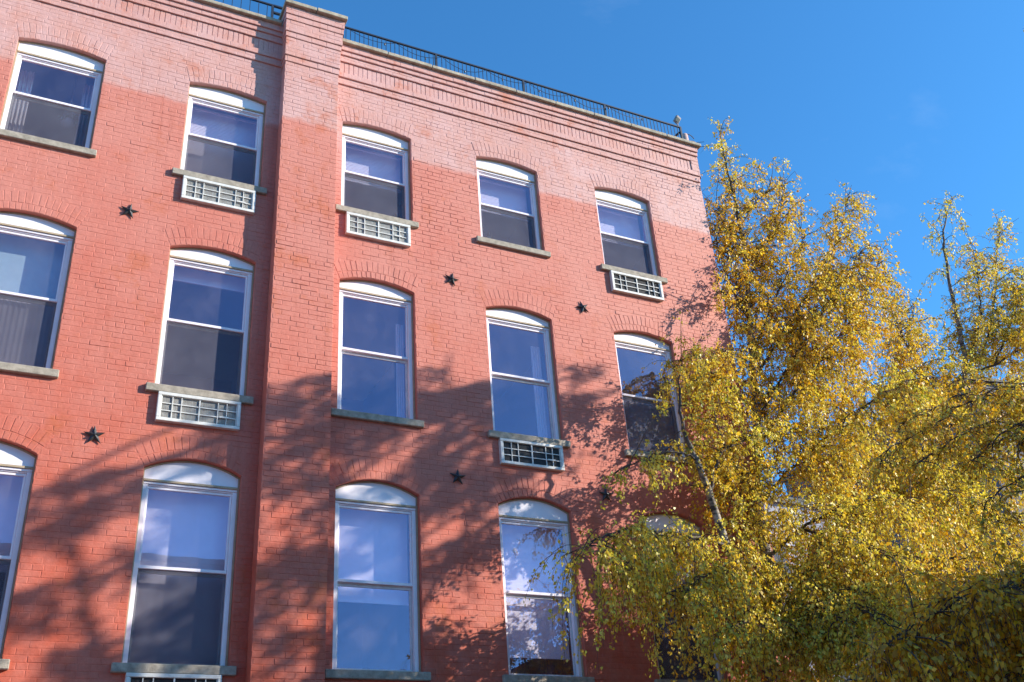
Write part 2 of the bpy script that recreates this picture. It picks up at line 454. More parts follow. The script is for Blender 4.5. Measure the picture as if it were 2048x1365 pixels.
# ---- coping stones
def stones(name, x0, x1, y0, y1, z0, z1, n):
    mb = MB(); w = (x1 - x0) / n
    for k in range(n):
        g = .004; dz = rnd.uniform(-.006, .006); dy = rnd.uniform(-.006, .006)
        mb.box(x0 + k * w + g, x0 + (k + 1) * w - g, y0 + dy, y1, z0, z1 + dz)
    return bevel(mb.build(name, M['coping'], bld), .012, 2)
stones('coping', XL, PX0 - .062, -.165, .28, 12.137, 12.205, 5)
stones('coping', PX1 + .062, XR + .07, -.165, .28, 12.137, 12.205, 9)
stones('coping', PX0 - .09, PX1 + .09, PY - .165, .30, 12.387, 12.455, 2)
# roof deck and rooms behind the windows
rf = MB(); rf.box(XL + .02, XR - .02, .28, 10.98, 11.65, 11.75); rf.build('roof', M['roof'], bld)
rm = MB()
for x0, x1 in ((XL + .05, 2.9), (2.95, 5.2), (5.25, 7.45), (7.5, XR - .05)):
    for zf, zc in ((8.15, 10.98), (5.05, 8.05), (1.6, 4.98)):
        rm.quad((x0, 4, zf), (x1, 4, zf), (x1, 4, zc), (x0, 4, zc))
        for x in (x0, x1): rm.quad((x, RD, zf), (x, 4, zf), (x, 4, zc), (x, RD, zc))
        rm.quad((x0, RD, zc), (x1, RD, zc), (x1, 4, zc), (x0, 4, zc), m=1)
        rm.quad((x0, RD, zf), (x1, RD, zf), (x1, 4, zf), (x0, 4, zf))
rm.build('interior', [M['room'], M['ceiling']], bld)

# ---- windows
def slats(mb, x0, x1, z0, z1, y, pitch=.026):
    n = int((z1 - z0) / pitch)
    for k in range(n):
        z = z1 - (k + .5) * pitch
        mb.box(x0, x1, y - .0035, y - .0022, z - .0135, z - .004); mb.quad((x0, y - .0035, z - .004), (x1, y - .0035, z - .004), (x1, y + .002, z + .0135), (x0, y + .002, z + .0135))
    mb.box(x0, x1, y - .014, y + .014, z0 - .022, z0)
    mb.box(x0, x1, y - .02, y + .02, z1, z1 + .035)
def cloth(mb, x0, x1, z0, z1, y, amp=.012, folds=6):
    n = folds * 6
    pr = [(x0 + (x1 - x0) * i / n, y + amp * math.sin(2 * math.pi * folds * i / n) * (1 + .3 * math.sin(i))) for i in range(n + 1)]
    for (a, b), (c, d) in zip(pr[:-1], pr[1:]):
        mb.quad((a, b, z0), (c, d, z0), (c, d, z1), (a, b, z1)); mb.quad((a, b + .003, z0), (c, d + .003, z0), (c, d + .003, z1), (a, b + .003, z1))
TREAT = {  # (kind, z bottom, z top, y, material)
    (0, 1): [('blind', 9.14, 10.46, .34)], (0, 2): [('blind', 9.83, 10.46, .34)],
    (0, 3): [('blind', 9.86, 10.46, .34)], (0, 4): [('blind', 9.84, 10.46, .34)],
    (0, 0): [('drape', 9.05, 10.5, .45, -.93, -.73), ('drape', 9.05, 10.5, .42, -.10, .08)],
    (1, 0): [('shade', 6.70, 7.72, .30, 'greenshade'), ('drape', 5.80, 6.80, .21, -.92, .05)],
    (1, 1): [('shade', 7.50, 7.72, .30, 'blind')],
    (1, 2): [('drape', 5.8, 7.45, .34, 4.44, 4.56)], (1, 3): [('drape', 5.8, 7.5, .36, 6.62, 6.78)],
    (1, 4): [('shade', 5.86, 6.85, .24, 'curtain')],
    (2, 1): [('shade', 2.56, 4.62, .30, 'blind')], (2, 2): [('shade', 3.42, 4.62, .30, 'blind')],
    (2, 3): [('shade', 2.84, 4.62, .30, 'blind')], (2, 4): [('shade', 2.6, 4.62, .30, 'curtain')],
    (2, 0): [('shade', 3.55, 4.62, .40, 'blind')],
}
for ri, r in enumerate(ROWS):
    for ci, c in enumerate(CL):
        x0, x1 = c + .003, c + WW - .003; zb, zt, zm = r['zb'], r['zt'], r['zm']
        w = empty('window', (c + WW / 2, .12, zb)); w.parent = bld; w.matrix_parent_inverse = Matrix.Translation(bld.location).inverted()
        def put(mb, name, m, bv=0):
            o = MB.build(mb, name, m); o.parent = w
            o.matrix_parent_inverse = w.matrix_world.inverted() if False else Matrix.Translation(Vector((c + WW / 2, .12, zb))).inverted()
            if bv: bevel(o, bv, 1)
            return o
        # arched transom panel
        mb = MB(); pts, _ = arc(c + .002, c + WW - .002, r['zs'], r['rise'], 16, -.006)
        for (a, b), (e, d) in zip(pts[:-1], pts[1:]):
            mb.quad((a, .080, zt), (e, .080, zt), (e, .080, d), (a, .080, b))
        mb.quad((pts[0][0], .08, zt), (pts[-1][0], .08, zt), (pts[-1][0], .14, zt), (pts[0][0], .14, zt))
        put(mb, 'transom_panel', M['white'])
        # caulk bead along the arch and down the jambs
        mb = MB(); pa, _ = arc(c + .002, c + WW - .002, r['zs'], r['rise'], 16, -.004); pb, _ = arc(c + .002, c + WW - .002, r['zs'], r['rise'], 16, -.022)
        for i in range(15):
            mb.quad((pa[i][0], .068, pa[i][1]), (pa[i + 1][0], .068, pa[i + 1][1]), (pb[i + 1][0], .068, pb[i + 1][1]), (pb[i][0], .068, pb[i][1]))
            mb.quad((pb[i][0], .068, pb[i][1]), (pb[i + 1][0], .068, pb[i + 1][1]), (pb[i + 1][0], .079, pb[i + 1][1]), (pb[i][0], .079, pb[i][1]))
        mb.box(x1 - .018, x1, .066, .085, zb, r['zs'] - .005); mb.box(x0, x0 + .014, .066, .085, zb, r['zs'] - .005)
        mb.box(x0 + .015, x1 - .019, .062, .11, zt - .020, zt + .004)
        put(mb, 'trim', M['tan'])
        # frame: stepped head, jambs
        mb = MB(); zh = zt - .021
        J = .066
        mb.box(x0 + .015, x1 - .019, .078, .16, zh - .030, zh)
        mb.box(x0 + .035, x1 - .045, .094, .16, zh - .046, zh - .031)
        mb.box(x0 + .015, x0 + J, .084, .16, zb, zh - .0315); mb.box(x1 - J - .004, x1 - .019, .084, .16, zb, zh - .0315)
        put(mb, 'frame', M['white'], .003)
        gx0, gx1 = x0 + J + .001, x1 - J - .005
        gt = zh - .047
        # upper sash
        mb = MB(); s = .024
        mb.box(gx0, gx1, .106, .140, gt - .030, gt); mb.box(gx0, gx1, .100, .140, zm - .016, zm + .020)
        mb.box(gx0, gx0 + s - .006, .107, .139, zm + .021, gt - .031); mb.box(gx1 - s, gx1, .107, .139, zm + .021, gt - .031)
        put(mb, 'upper_sash', M['white'], .003)
        mb = MB(); mb.box(gx0 + .016, gx1 - .022, .120, .124, zm + .018, gt - .028); put(mb, 'pane', M['glass'])
        # lower sash, set further back, with insect screen in front
        mb = MB()
        mb.box(gx0, gx1, .142, .168, zm - .055, zm - .010); mb.box(gx0, gx1, .142, .168, zb, zb + .055)
        mb.box(gx0, gx0 + .028, .143, .167, zb + .056, zm - .056); mb.box(gx1 - .028, gx1, .143, .167, zb + .056, zm - .056)
        put(mb, 'lower_sash', M['whitegrey'], .003)
        mb = MB(); mb.box(gx0 + .026, gx1 - .026, .152, .156, zb + .05, zm - .05); put(mb, 'pane', M['glass'])
        if not (ri == 2 and ci == 2) and not (ri == 1 and ci in (2, 3)) and not (ri == 2 and ci == 3):
            mb = MB(); mb.box(gx0 + .004, gx1 - .004, .116, .1175, zb + .004, zm - .02); put(mb, 'insect_screen', M['screen'])
        # stone sill
        mb = MB(); mb.box(c - .095, c + WW + .075, -.055, .083, zb - .100, zb - .001)
        put(mb, 'sill', M['concrete'], .008)
        for t in TREAT.get((ri, ci), []):
            mb = MB()
            if t[0] == 'blind': slats(mb, gx0 - .02, gx1 + .02, t[1], t[2], t[3]); put(mb, 'blind', M['blind'])
            elif t[0] == 'shade': mb.box(gx0 - .015, gx1 + .015, t[3], t[3] + .004, t[1], t[2]); mb.box(gx0 - .015, gx1 + .015, t[3] - .012, t[3] + .01, t[1] - .02, t[1]); put(mb, 'roller_shade', M[t[4]])
            else: cloth(mb, t[4], t[5], t[1], t[2], t[3], .012 if t[5] - t[4] < .4 else .003, 4 if t[5] - t[4] < .4 else 16); put(mb, 'curtain', M['curtain'])

# ------------------------------------------------------------------ through-wall air conditioners
def make_ac(light):
    root = empty('air_conditioner')
    fr = MB(); W, H, P = .975, .372, .062; t = .042
    fr.box(0, W, -P, .02, 0, t); fr.box(0, W, -P, .02, H - t, H)
    fr.box(0, t, -P, .02, t + .001, H - t - .001); fr.box(W - t, W, -P, .02, t + .001, H - t - .001)
    bevel(fr.build('frame', M['acwhite'], root), .006, 2)
    g = MB(); a0, a1, b0, b1 = t + .001, W - t - .001, t + .001, H - t - .001; y0, y1 = -.046, -.034
    g.box(a0, a0 + .010, y0, y1, b0, b1); g.box(a1 - .010, a1, y0, y1, b0, b1)
    for f_ in (.145, .262, .50, .745, .862):
        x = a0 + f_ * (a1 - a0); wd = .008 if f_ == .5 else .0046
        g.box(x - wd, x + wd, y0 - .003, y1, b0, b1)
    for f_ in (1 / 3, 2 / 3):
        z = b0 + f_ * (b1 - b0); g.box(a0 + .011, a1 - .011, y0 + .001, y1 - .001, z - .0055, z + .0055)
    g.box(a0 + .77 * (a1 - a0), a0 + .90 * (a1 - a0), y0 - .010, y0 - .004, b0 + .30 * (b1 - b0), b0 + .37 * (b1 - b0))
    g.build('grille', M['acwhite'], root)
    k = MB(); n = 74
    k.box(a0, a1, .010, .018, b0, b1)
    for i in range(n):
        x = a0 + (i + .5) * (a1 - a0) / n + rnd.uniform(-.001, .001); k.box(x - .0026, x + .0026, -.031, .0095, b0, b1)
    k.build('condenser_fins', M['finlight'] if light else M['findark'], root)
    return root
ac_protos = {}
AC_LABELS = {(0, 1): 'pale finned air conditioner left of the pilaster under the fully lowered slatted blind',
             (0, 2): 'white grilled air conditioner with pale grey fins under the top window right of the pilaster',
             (0, 4): 'white grilled air conditioner with dark fins under the top window nearest the corner',
             (1, 1): 'white grilled air conditioner under the middle storey window left of the pilaster',
             (1, 3): 'white grilled air conditioner with dark fins in tree shade under the middle storey window',
             (2, 1): 'air conditioner cut by the bottom edge of the picture, under the white shaded window'}
AC_OFF = {(0, 1): (.055, -.10), (0, 2): (.065, -.10), (0, 4): (.065, -.10), (1, 1): (.055, -.10), (1, 3): (.065, -.10), (2, 1): (.055, -.10)}
for (ri, ci) in AC_SPOTS:
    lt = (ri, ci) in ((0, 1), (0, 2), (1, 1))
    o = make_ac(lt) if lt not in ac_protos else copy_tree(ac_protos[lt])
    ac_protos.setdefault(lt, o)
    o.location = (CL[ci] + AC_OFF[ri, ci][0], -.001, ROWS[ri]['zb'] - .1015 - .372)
    tag(o, AC_LABELS[ri, ci], 'air conditioner', 'through-wall air conditioners below window sills')

# ------------------------------------------------------------------ star anchor plates
def star_mesh(R=.122, d=.042):
    mb = MB(); r = R * .37
    ring = [((R if k % 2 == 0 else r) * math.sin(math.pi * k / 5), (R if k % 2 == 0 else r) * math.cos(math.pi * k / 5)) for k in range(10)]
    for k in range(10):
        a, b = ring[k], ring[(k + 1) % 10]
        mb.quad((a[0], -.016, a[1]), (b[0], -.016, b[1]), (0, -d, 0)); mb.quad((a[0], -.016, a[1]), (b[0], -.016, b[1]), (b[0], -.010, b[1]), (a[0], -.010, a[1]))
    mb.quad(*[(a, -.010, b) for a, b in ring])
    return mb
STARS = [((.69, 8.20), 8, 'upper of the two black iron stars left of the pilaster, in full sun'),
         ((.665, 5.04), -4, 'lower of the two black iron stars left of the pilaster, just above the tree shadow'),
         ((5.19, 8.155), 12, 'sunlit black iron star right of the pilaster, below and left of the white plant pot'),
         ((7.40, 8.125), -20, 'sunlit black iron star nearest the birch, beside the air conditioner with dark fins'),
         ((5.15, 5.05), 3, 'black iron star in dappled tree shadow, two windows away from the birch leaves'),
         ((7.42, 5.04), 0, 'shaded iron star low on the wall, right beside the yellow birch leaves')]
star0 = None
for (x, z), rot, lab in STARS:
    if star0 is None:
        star0 = empty('star_anchor_plate')
        star_mesh().build('star', M['iron'], star0)
        mb = MB(); mb.lathe([(.001, 0), (.014, 0), (.014, .022), (.001, .024)], sides=6)
        mb.v = [(a, -.036 - c_, b) for a, b, c_ in mb.v]; mb.build('bolt', M['iron'], star0)
        mb = MB(); mb.tube([(0, -.0105, 0), (0, .03, 0)], .03, 10); mb.build('stem', M['iron'], star0)
        o = star0
    else: o = copy_tree(star0)
    o.location = (x, -.004, z); o.rotation_euler = (0, math.radians(rot), 0)
    tag(o, lab, 'star plate', 'iron star anchor plates on the brick wall')

# ------------------------------------------------------------------ roof railings
def railing(label, x0, x1, posts, gap, y=.12, ret=None, wire=True):
    root = empty('roof_railing', (x0, y, 12.2)); tag(root, label, 'railing', 'black iron railings along the roof edge')
    ztop, zbot = 12.775, 12.30
    def P(mb, nm): return mb.build(nm, M['black'], root)
    mb = MB(); mb.box(x0, x1, y - .015, y + .015, ztop - .018, ztop + .008); mb.box(x0, x1, y - .014, y + .014, zbot - .014, zbot + .014); P(mb, 'rail')
    for p in posts:
        mb = MB(); mb.box(p - .018, p + .018, y - .0185, y + .0185, 12.21, ztop - .023); P(mb, 'post')
    mb = MB(); n = int((x1 - x0) / gap)
    for k in range(1, n + 1):
        x = x0 + k * gap
        if min(abs(x - p) for p in posts) > .03: mb.box(x - .0048, x + .0048, y - .0048, y + .0048, zbot + .015, ztop - .023)
    P(mb, 'balusters')
    if ret:
        xr, ylen = ret
        mb = MB(); mb.box(xr - .018, xr + .018, y + .02, y + ylen, ztop - .022, ztop + .012); mb.box(xr - .012, xr + .012, y + .02, y + ylen, zbot - .014, zbot + .014)
        for k in range(1, int(ylen / .14)):
            yy = y + .02 + k * .14; mb.box(xr - .0065, xr + .0065, yy - .0065, yy + .0065, zbot + .015, ztop - .023)
        P(mb, 'return_rail')
    return root
r1 = railing('long black iron roof railing running right from the pilaster to the corner', 3.49, 10.16, [3.51, 5.145, 6.80, 8.465, 10.14], .0765)
mb = MB(); mb.tube([(10.12, .14, 12.66), (9.72, .55, 12.24)], .022, 6); mb.build('brace', M['black'], r1)
r2 = railing('short black iron roof railing left of the pilaster', XL, 2.38, [-2.4, -.8, .8, 2.362], .135, ret=None)
for z in (12.77, 12.62, 12.44):
    mb = MB(); mb.box(2.381, 2.62, .10, .14, z - .014, z + .014); mb.build('cross_bar', M['black'], r2)
# string of lights hung along the railing
def string_light(x0, x1, span, y):
    root = empty('string_light', (x0, y, 12.7))
    mb = MB(); pts = []; n = int((x1 - x0) / span)
    for k in range(n):
        for i in range(8):
            t = i / 8; pts.append((x0 + (k + t) * span, y - .025, 12.70 - .16 * 4 * t * (1 - t) * (.6 + .4 * ((k * 7) % 3) / 2)))
    mb.tube(pts, .0045, 4); mb.build('cable', M['black'], root)
    for i in range(6, len(pts), 7):
        p = pts[i]; b = MB(); b.lathe([(.004, 0), (.013, -.006), (.015, -.03), (.010, -.048), (.001, -.052)], p, 8); b.build('bulb', M['lens'], root, True)
    return root
tag(string_light(3.6, 10.1, .82, .10), 'sagging string of small bulbs strung along the long roof railing', 'string lights')

# ------------------------------------------------------------------ small things on the roof corner
fl = empty('floodlight', (10.2, .3, 12.775)); tag(fl, 'square floodlight on a bracket above the end of the railing', 'floodlight')
mb = MB(); mb.tube([(10.155, .14, 12.60), (10.19, .2, 12.85), (10.24, .30, 13.06)], .014, 6); mb.build('bracket', M['lampgrey'], fl)
hd = MB(); hd.box(-.058, .058, -.03, .03, -.07, .07); ho = hd.build('head', M['lampgrey'], None)
ho.parent = fl; ho.matrix_parent_inverse = Matrix.Translation(fl.location).inverted(); ho.location = (10.26, .30, 13.15); ho.rotation_euler = (.45, .35, .25); bevel(ho, .01)
hl = MB(); hl.box(-.045, .045, -.034, -.0305, -.055, .03); hlo = hl.build('lens', M['lens'], None)
hlo.parent = fl; hlo.matrix_parent_inverse = Matrix.Translation(fl.location).inverted(); hlo.location = ho.location; hlo.rotation_euler = ho.rotation_euler
vp = empty('vent_pipe', (10.40, .42, 12.1)); tag(vp, 'pinkish tall vent pipe beside the end of the roof railing', 'vent pipe')
mb = MB(); mb.lathe([(.066, -.2), (.066, .80), (.060, .83), (.045, .83), (.045, .7)], (10.47, .42, 12.1), 16); mb.build('pipe', M['pot_clay'], vp, True)
mb = MB(); mb.tube([(10.42 + .14 * (1 - math.cos(t)), .40, 12.80 + .16 * math.sin(t)) for t in np.linspace(0, 2.6, 10)], .009, 5); mb.build('bent_wire', M['black'], vp)
vq = empty('roof_ventilator', (10.60, .42, 12.1)); tag(vq, 'short pinkish ventilator with wires at the roof corner', 'ventilator')
mb = MB(); mb.lathe([(.06, -.2), (.06, .60), (.085, .61), (.085, .66), (.02, .70)], (10.60, .42, 12.1), 16); mb.build('cap', M['pot_clay'], vq, True)
mb = MB(); mb.tube([(10.64, .4, 12.74), (10.74, .38, 12.80), (10.88, .36, 12.84)], .006, 4); mb.tube([(10.64, .4, 12.66), (10.78, .38, 12.70), (10.88, .36, 12.73)], .006, 4); mb.build('wires', M['black'], vq)

# ------------------------------------------------------------------ plants behind the glass
def houseplant(label, x, y, z, pot_r, n, h, spread, seed, pot=True):
    root = empty('potted_plant', (x, y, z)); tag(root, label, 'potted plant'); rg = random.Random(seed)
    if pot:
        mb = MB(); mb.lathe([(.001, 0), (pot_r * .62, 0), (pot_r * .95, pot_r * .5), (pot_r, pot_r * 1.1), (pot_r * .9, pot_r * 1.5), (pot_r * .8, pot_r * 1.48), (pot_r * .78, pot_r * 1.2)], (x, y, z), 18); mb.build('pot', M['ceramic'], root, True)
    mb = MB(); z0 = z + (pot_r * 1.3 if pot else 0)
    for k in range(n):
        a = rg.uniform(0, 6.28); s = spread * rg.uniform(.4, 1); hh = h * rg.uniform(.5, 1); wd = rg.uniform(.006, .012)
        pts = [np.array((x + s * t * t * math.cos(a), y + .5 * s * t * t * math.sin(a), z0 + hh * (t - .35 * t * t * t))) for t in np.linspace(0, 1, 6)]
        px_ = np.array((-math.sin(a), .3, .2)) * wd
        for i in range(5):
            w0, w1 = (1 - i / 5) , (1 - (i + 1) / 5.2)
            mb.quad(pts[i] - px_ * w0, pts[i] + px_ * w0, pts[i + 1] + px_ * w1, pts[i + 1] - px_ * w1)
    mb.build('leaves', M['leafgreen'], root)
houseplant('spiky plant in a round white pot on the top storey sill', 6.00, .245, 9.035, .085, 22, .42, .2, 3)
houseplant('thin small plant behind the top window just right of the pilaster', 3.72, .25, 9.035, .045, 9, .22, .08, 5)
houseplant('spreading houseplant behind the lower sash of the far left top window', -.55, .33, 9.035, .07, 40, .38, .4, 8)
hp = empty('hanging_planter', (-.22, .55, 10.6)); tag(hp, 'white macrame hanging planter inside the far left top window', 'hanging planter')
mb = MB()
for k in range(6):
    a = k * math.pi / 3; mb.tube([(-.22, .62, 10.75), (-.22, .62, 10.35), (-.22 + .10 * math.cos(a), .62 + .1 * math.sin(a), 9.92), (-.22 + .03 * math.cos(a), .62, 9.78)], .006, 4)
mb.build('ropes', M['rope'], hp)
mb = MB(); mb.lathe([(.001, 0), (.06, .01), (.085, .09), (.08, .14), (.07, .13)], (-.22, .62, 9.80), 14); mb.build('bowl', M['ceramic'], hp, True)
mb = MB(); rg = random.Random(2)
for k in range(40):
    a = rg.uniform(0, 6.28); r_ = rg.uniform(.03, .13); z = rg.uniform(9.86, 10.02); p = np.array((-.22 + r_ * math.cos(a), .62 + r_ * math.sin(a), z))
    mb.quad(p, p + (.02, 0, .02), p + (.01, 0, .05), p + (-.015, .01, .025))
mb.build('foliage', M['leafgreen'], hp)

# ------------------------------------------------------------------ trees
LEAF_COLS = np.array([(.86, .58, .032), (.90, .74, .11), (.80, .45, .016), (.60, .58, .06), (.31, .37, .035), (.52, .29, .02)])
def crm(pts, n):
    P = np.array(pts, float); k = len(P)
    if k < 3: return np.array([P[0] + (P[-1] - P[0]) * t for t in np.linspace(0, 1, n)])
    P = np.vstack([2 * P[0] - P[1], P, 2 * P[-1] - P[-2]]); out = []
    for t in np.linspace(0, k - 1 - 1e-6, n):
        i = int(t); u = t - i; a, b, c, d = P[i:i + 4]
        out.append(.5 * ((2 * b) + (c - a) * u + (2 * a - 5 * b + 4 * c - d) * u * u + (3 * b - a - 3 * c + d) * u ** 3))
    return np.array(out)
class Tree:
    def __init__(self, seed, leaf=.052):
        self.rg = np.random.default_rng(seed); self.wood = MB(); self.girth = []; self.P = []; self.D = []; self.T = []; self.S = []; self.leaf = leaf; self.brown = .10
    def add_tube(self, pts, r, sides):
        n0 = len(self.wood.v); self.wood.tube(pts, list(r), sides, cap=False); n1 = len(self.wood.v)
        g = np.clip((np.repeat(np.array(r), sides) - .022) / .03, 0, 1); self.girth += list(g)
    def inside(self, p):
        if p[2] > 7.8 and (p[0] < 9.9 or -.1 < p[1] < .2 and p[0] < 10.36) and p[1] < .2 and self.rg.random() > .12: return True
        return p[0] < 10.33 and p[1] > -.06 and p[1] < 11.2 and p[2] < 12.6
    def strand(self, p, d, L, tone, dens=1.0, size=1.0):
        rg = self.rg; n = max(3, int(L / .09)); pts = [np.array(p)]; d = np.array(d, float)
        for i in range(n):
            d[2] -= .34; d[:2] += rg.normal(0, .05, 2); d /= np.linalg.norm(d)
            q = pts[-1] + d * L / n
            if self.inside(q) or q[2] < GROUND + .3: break
            pts.append(q)
        if len(pts) < 3: return
        pts = np.array(pts); self.add_tube(pts, np.linspace(.0042, .0018, len(pts)), 3)
        k_ = max(1, int(L * 62 * dens / 3.4)); m = k_ * 3 + int(rg.integers(0, 3)); nd = rg.random(k_); t = nd[rg.integers(0, k_, m)] * (len(pts) - 1.001); i = t.astype(int); u = (t - i)[:, None]
        q = pts[i] * (1 - u) + pts[i + 1] * u + rg.normal(0, .026, (m, 3))
        dd = (pts[i + 1] - pts[i]); dd /= np.linalg.norm(dd, axis=1, keepdims=True)
        ld = dd * .35 + rg.normal(0, .5, (m, 3)); ld[:, 2] -= .7; ld /= np.linalg.norm(ld, axis=1, keepdims=True)
        ok = ~((q[:, 0] < 10.31) & (q[:, 1] > -.05) & (q[:, 2] < 12.5))
        q, ld = q[ok], ld[ok]; m = len(q)
        tn = np.clip(tone + .65 + rg.normal(0, .85, m), 0, 5)
        self.P.append(q); self.D.append(ld); self.T.append(tn); self.S.append(self.leaf * size * np.clip(rg.normal(.92, .27, m), .4, 1.6))
    def secondary(self, p, d, L, tone, hang, dens=1.0, droop=.13, size=1.0, gap=.066):
        rg = self.rg; n = 9; pts = [np.array(p)]; d = np.array(d, float) / np.linalg.norm(d)
        for i in range(n):
            d = d + rg.normal(0, .09, 3); d[2] -= droop; d /= np.linalg.norm(d)
            q = pts[-1] + d * L / n
            if self.inside(q) or q[2] < GROUND + .4: break
            pts.append(q)
        if len(pts) < 3: return
        P = np.array(pts); self.add_tube(P, np.linspace(.009, .0035, len(P)), 4)
        ln = L * (len(P) - 1) / n; k = max(1, int(ln / gap))
        for s in range(k):
            t = (.12 + .88 * (s + rg.random()) / k) * (len(P) - 1.001); i = int(t); u = t - i
            q = P[i] * (1 - u) + P[i + 1] * u; dd = P[i + 1] - P[i]; dd /= np.linalg.norm(dd)
            v = dd * .5 + rg.normal(0, .55, 3); v[2] += .1
            self.strand(q, v, hang * rg.uniform(.45, 1.15), tone + rg.normal(0, .45), dens, size)
    def limb(self, pts, r0, r1, every=.16, sec=1.1, hang=.6, tone=1.0, t0=.1, up=.25, dens=1.0, droop=.13, bias=(0, 0, 0), size=1.0, taper=.5, gap=.069, sides=8, fade=0.0, shoots=0):
        P = crm(pts, max(8, int(len(pts) * 5))); rg = self.rg
        wob = rg.normal(0, .012, P.shape); wob[0] = 0; P = P + wob
        self.add_tube(P, np.linspace(r0, r1, len(P)), sides)
        seg = np.linalg.norm(np.diff(P, axis=0), axis=1); cum = np.concatenate([[0], np.cumsum(seg)]); tot = cum[-1]
        if every <= 0: return P
        s = tot * t0 + rg.random() * every
        while s < tot:
            i = min(len(seg) - 1, int(np.searchsorted(cum, s) - 1)); u = (s - cum[i]) / seg[i]; q = P[i] * (1 - u) + P[i + 1] * u
            dd = (P[i + 1] - P[i]) / seg[i]; a = rg.uniform(0, 6.283)
            v = np.array((math.cos(a), math.sin(a), 0)) + dd * .55 + np.array((0, 0, up)) + np.array(bias)
            self.secondary(q, v, sec * rg.uniform(.55, 1.15) * (1 - taper * s / tot), tone + rg.normal(0, .75), hang * (1 - fade * .6 * s / tot), dens * (1 - fade * s / tot), droop * (1 - .8 * fade * s / tot), size, gap)
            s += every * rg.uniform(.6, 1.4)
        for k in range(shoots):                     # slim leafy shoots standing clear of the crown top
            i = int(len(P) * rg.uniform(.45, .97)); q = P[min(i, len(P) - 1)].copy(); v = rg.normal(0, .33, 3); v[2] = 1.0; L = rg.uniform(.4, .95); pts_ = [q]
            for m_ in range(7):
                v = v + rg.normal(0, .10, 3); v[2] -= .07; v /= np.linalg.norm(v); q = pts_[-1] + v * L / 7
                if self.inside(q): break
                pts_.append(q)
            if len(pts_) < 4: continue
            Q = np.array(pts_); self.add_tube(Q, np.linspace(.008, .003, len(Q)), 4)
            for m_ in range(int(L * 9)):
                j = rg.integers(2, len(Q)); self.strand(Q[j], rg.normal(0, .6, 3), rg.uniform(.10, .26), tone, .9, size)
        return P
    def finish(self, label, loc, cat='tree'):
        root = empty('birch_tree', loc); tag(root, label, cat)
        o = self.wood.build('trunk', M['bark'], root, True)
        at = o.data.attributes.new('girth', 'FLOAT', 'POINT'); at.data.foreach_set('value', np.array(self.girth, np.float32))
        P = np.vstack(self.P); D = np.vstack(self.D); T = np.concatenate(self.T); S = np.concatenate(self.S)[:, None]; n = len(P)
        rv = self.rg.normal(0, 1, (n, 3)); Sd = np.cross(D, rv); Sd /= np.linalg.norm(Sd, axis=1, keepdims=True)
        Nn = np.cross(Sd, D); w = S * .40
        V = np.empty((n, 4, 3), np.float32)
        V[:, 0] = P; w = S * .34
        V[:, 1] = P + D * S * .42 + Sd * w + Nn * S * .10; V[:, 2] = P + D * S; V[:, 3] = P + D * S * .42 - Sd * w + Nn * S * .10
        i = np.clip(T, 0, 4.999).astype(int); f = (np.clip(T, 0, 4.999) - i)[:, None]
        order = np.array([0, 1, 2, 5, 3, 4])            # gold, yellow, orange, brown, olive, green
        order = np.array([2, 0, 1, 1, 3, 4])
        C = LEAF_COLS[order[i]] * (1 - f) + LEAF_COLS[order[np.minimum(i + 1, 5)]] * f
        br = self.rg.random(n); C = np.where((br < self.brown)[:, None], LEAF_COLS[5], C) * self.rg.uniform(.75, 1.2, (n, 1))
        me = bpy.data.meshes.new('crown'); me.vertices.add(n * 4); me.vertices.foreach_set('co', V.reshape(-1))
        me.loops.add(n * 4); me.loops.foreach_set('vertex_index', np.arange(n * 4, dtype=np.int32))
        me.polygons.add(n); me.polygons.foreach_set('loop_start', np.arange(0, n * 4, 4, dtype=np.int32)); me.polygons.foreach_set('loop_total', np.full(n, 4, np.int32))
        me.update(calc_edges=True)
        ca = me.color_attributes.new('tint', 'FLOAT_COLOR', 'POINT')
        cc = np.ones((n, 4, 4), np.float32); cc[:, :, :3] = np.clip(C, 0, 1)[:, None, :]; ca.data.foreach_set('color', cc.reshape(-1))
        me.materials.append(M['leaf']); co = bpy.data.objects.new('crown', me); COL.objects.link(co)
        co.parent = root; co.matrix_parent_inverse = Matrix.Translation(Vector(loc)).inverted()
        print(label, 'leaves', n); return root
U = lambda *a: [unproject(*p) for p in a]

# ---- tree A: clump of birch stems at the corner of the building
A = Tree(11, .047)
base = (10.62, -.30, GROUND)
mainA = A.limb([base, (10.45, -.30, 1.2)] + U((1562, 1240, -.25), (1532, 1110, -.2), (1515, 1000, -.1), (1512, 850, 0.05), (1505, 720, .12), (1490, 520, .12), (1470, 405, .1), (1452, 330, .1), (1440, 262, .1)), .125, .006,
               every=.085, sec=1.15, hang=.55, tone=.8, t0=.42, up=.35, taper=.74, bias=(.15, .1, 0), fade=.3, shoots=14)
stem2 = A.limb([(10.3, -.55, GROUND)] + U((1560, 1420, -.6), (1490, 1190, -.8), (1440, 1050, -.9), (1405, 950, -.95), (1385, 900, -.95), (1365, 850, -1.0), (1358, 770, -.9), (1366, 700, -.75)), .088, .006,
               every=.24, sec=.75, hang=.5, tone=1.5, t0=.62, up=.3, taper=.75)
A.limb([(10.5, -.7, GROUND)] + U((1590, 1420, -.9), (1530, 1330, -.9), (1500, 1270, -.9), (1480, 1150, -.7)), .085, .03, every=.3, sec=.9, hang=.8, tone=2, t0=.5)
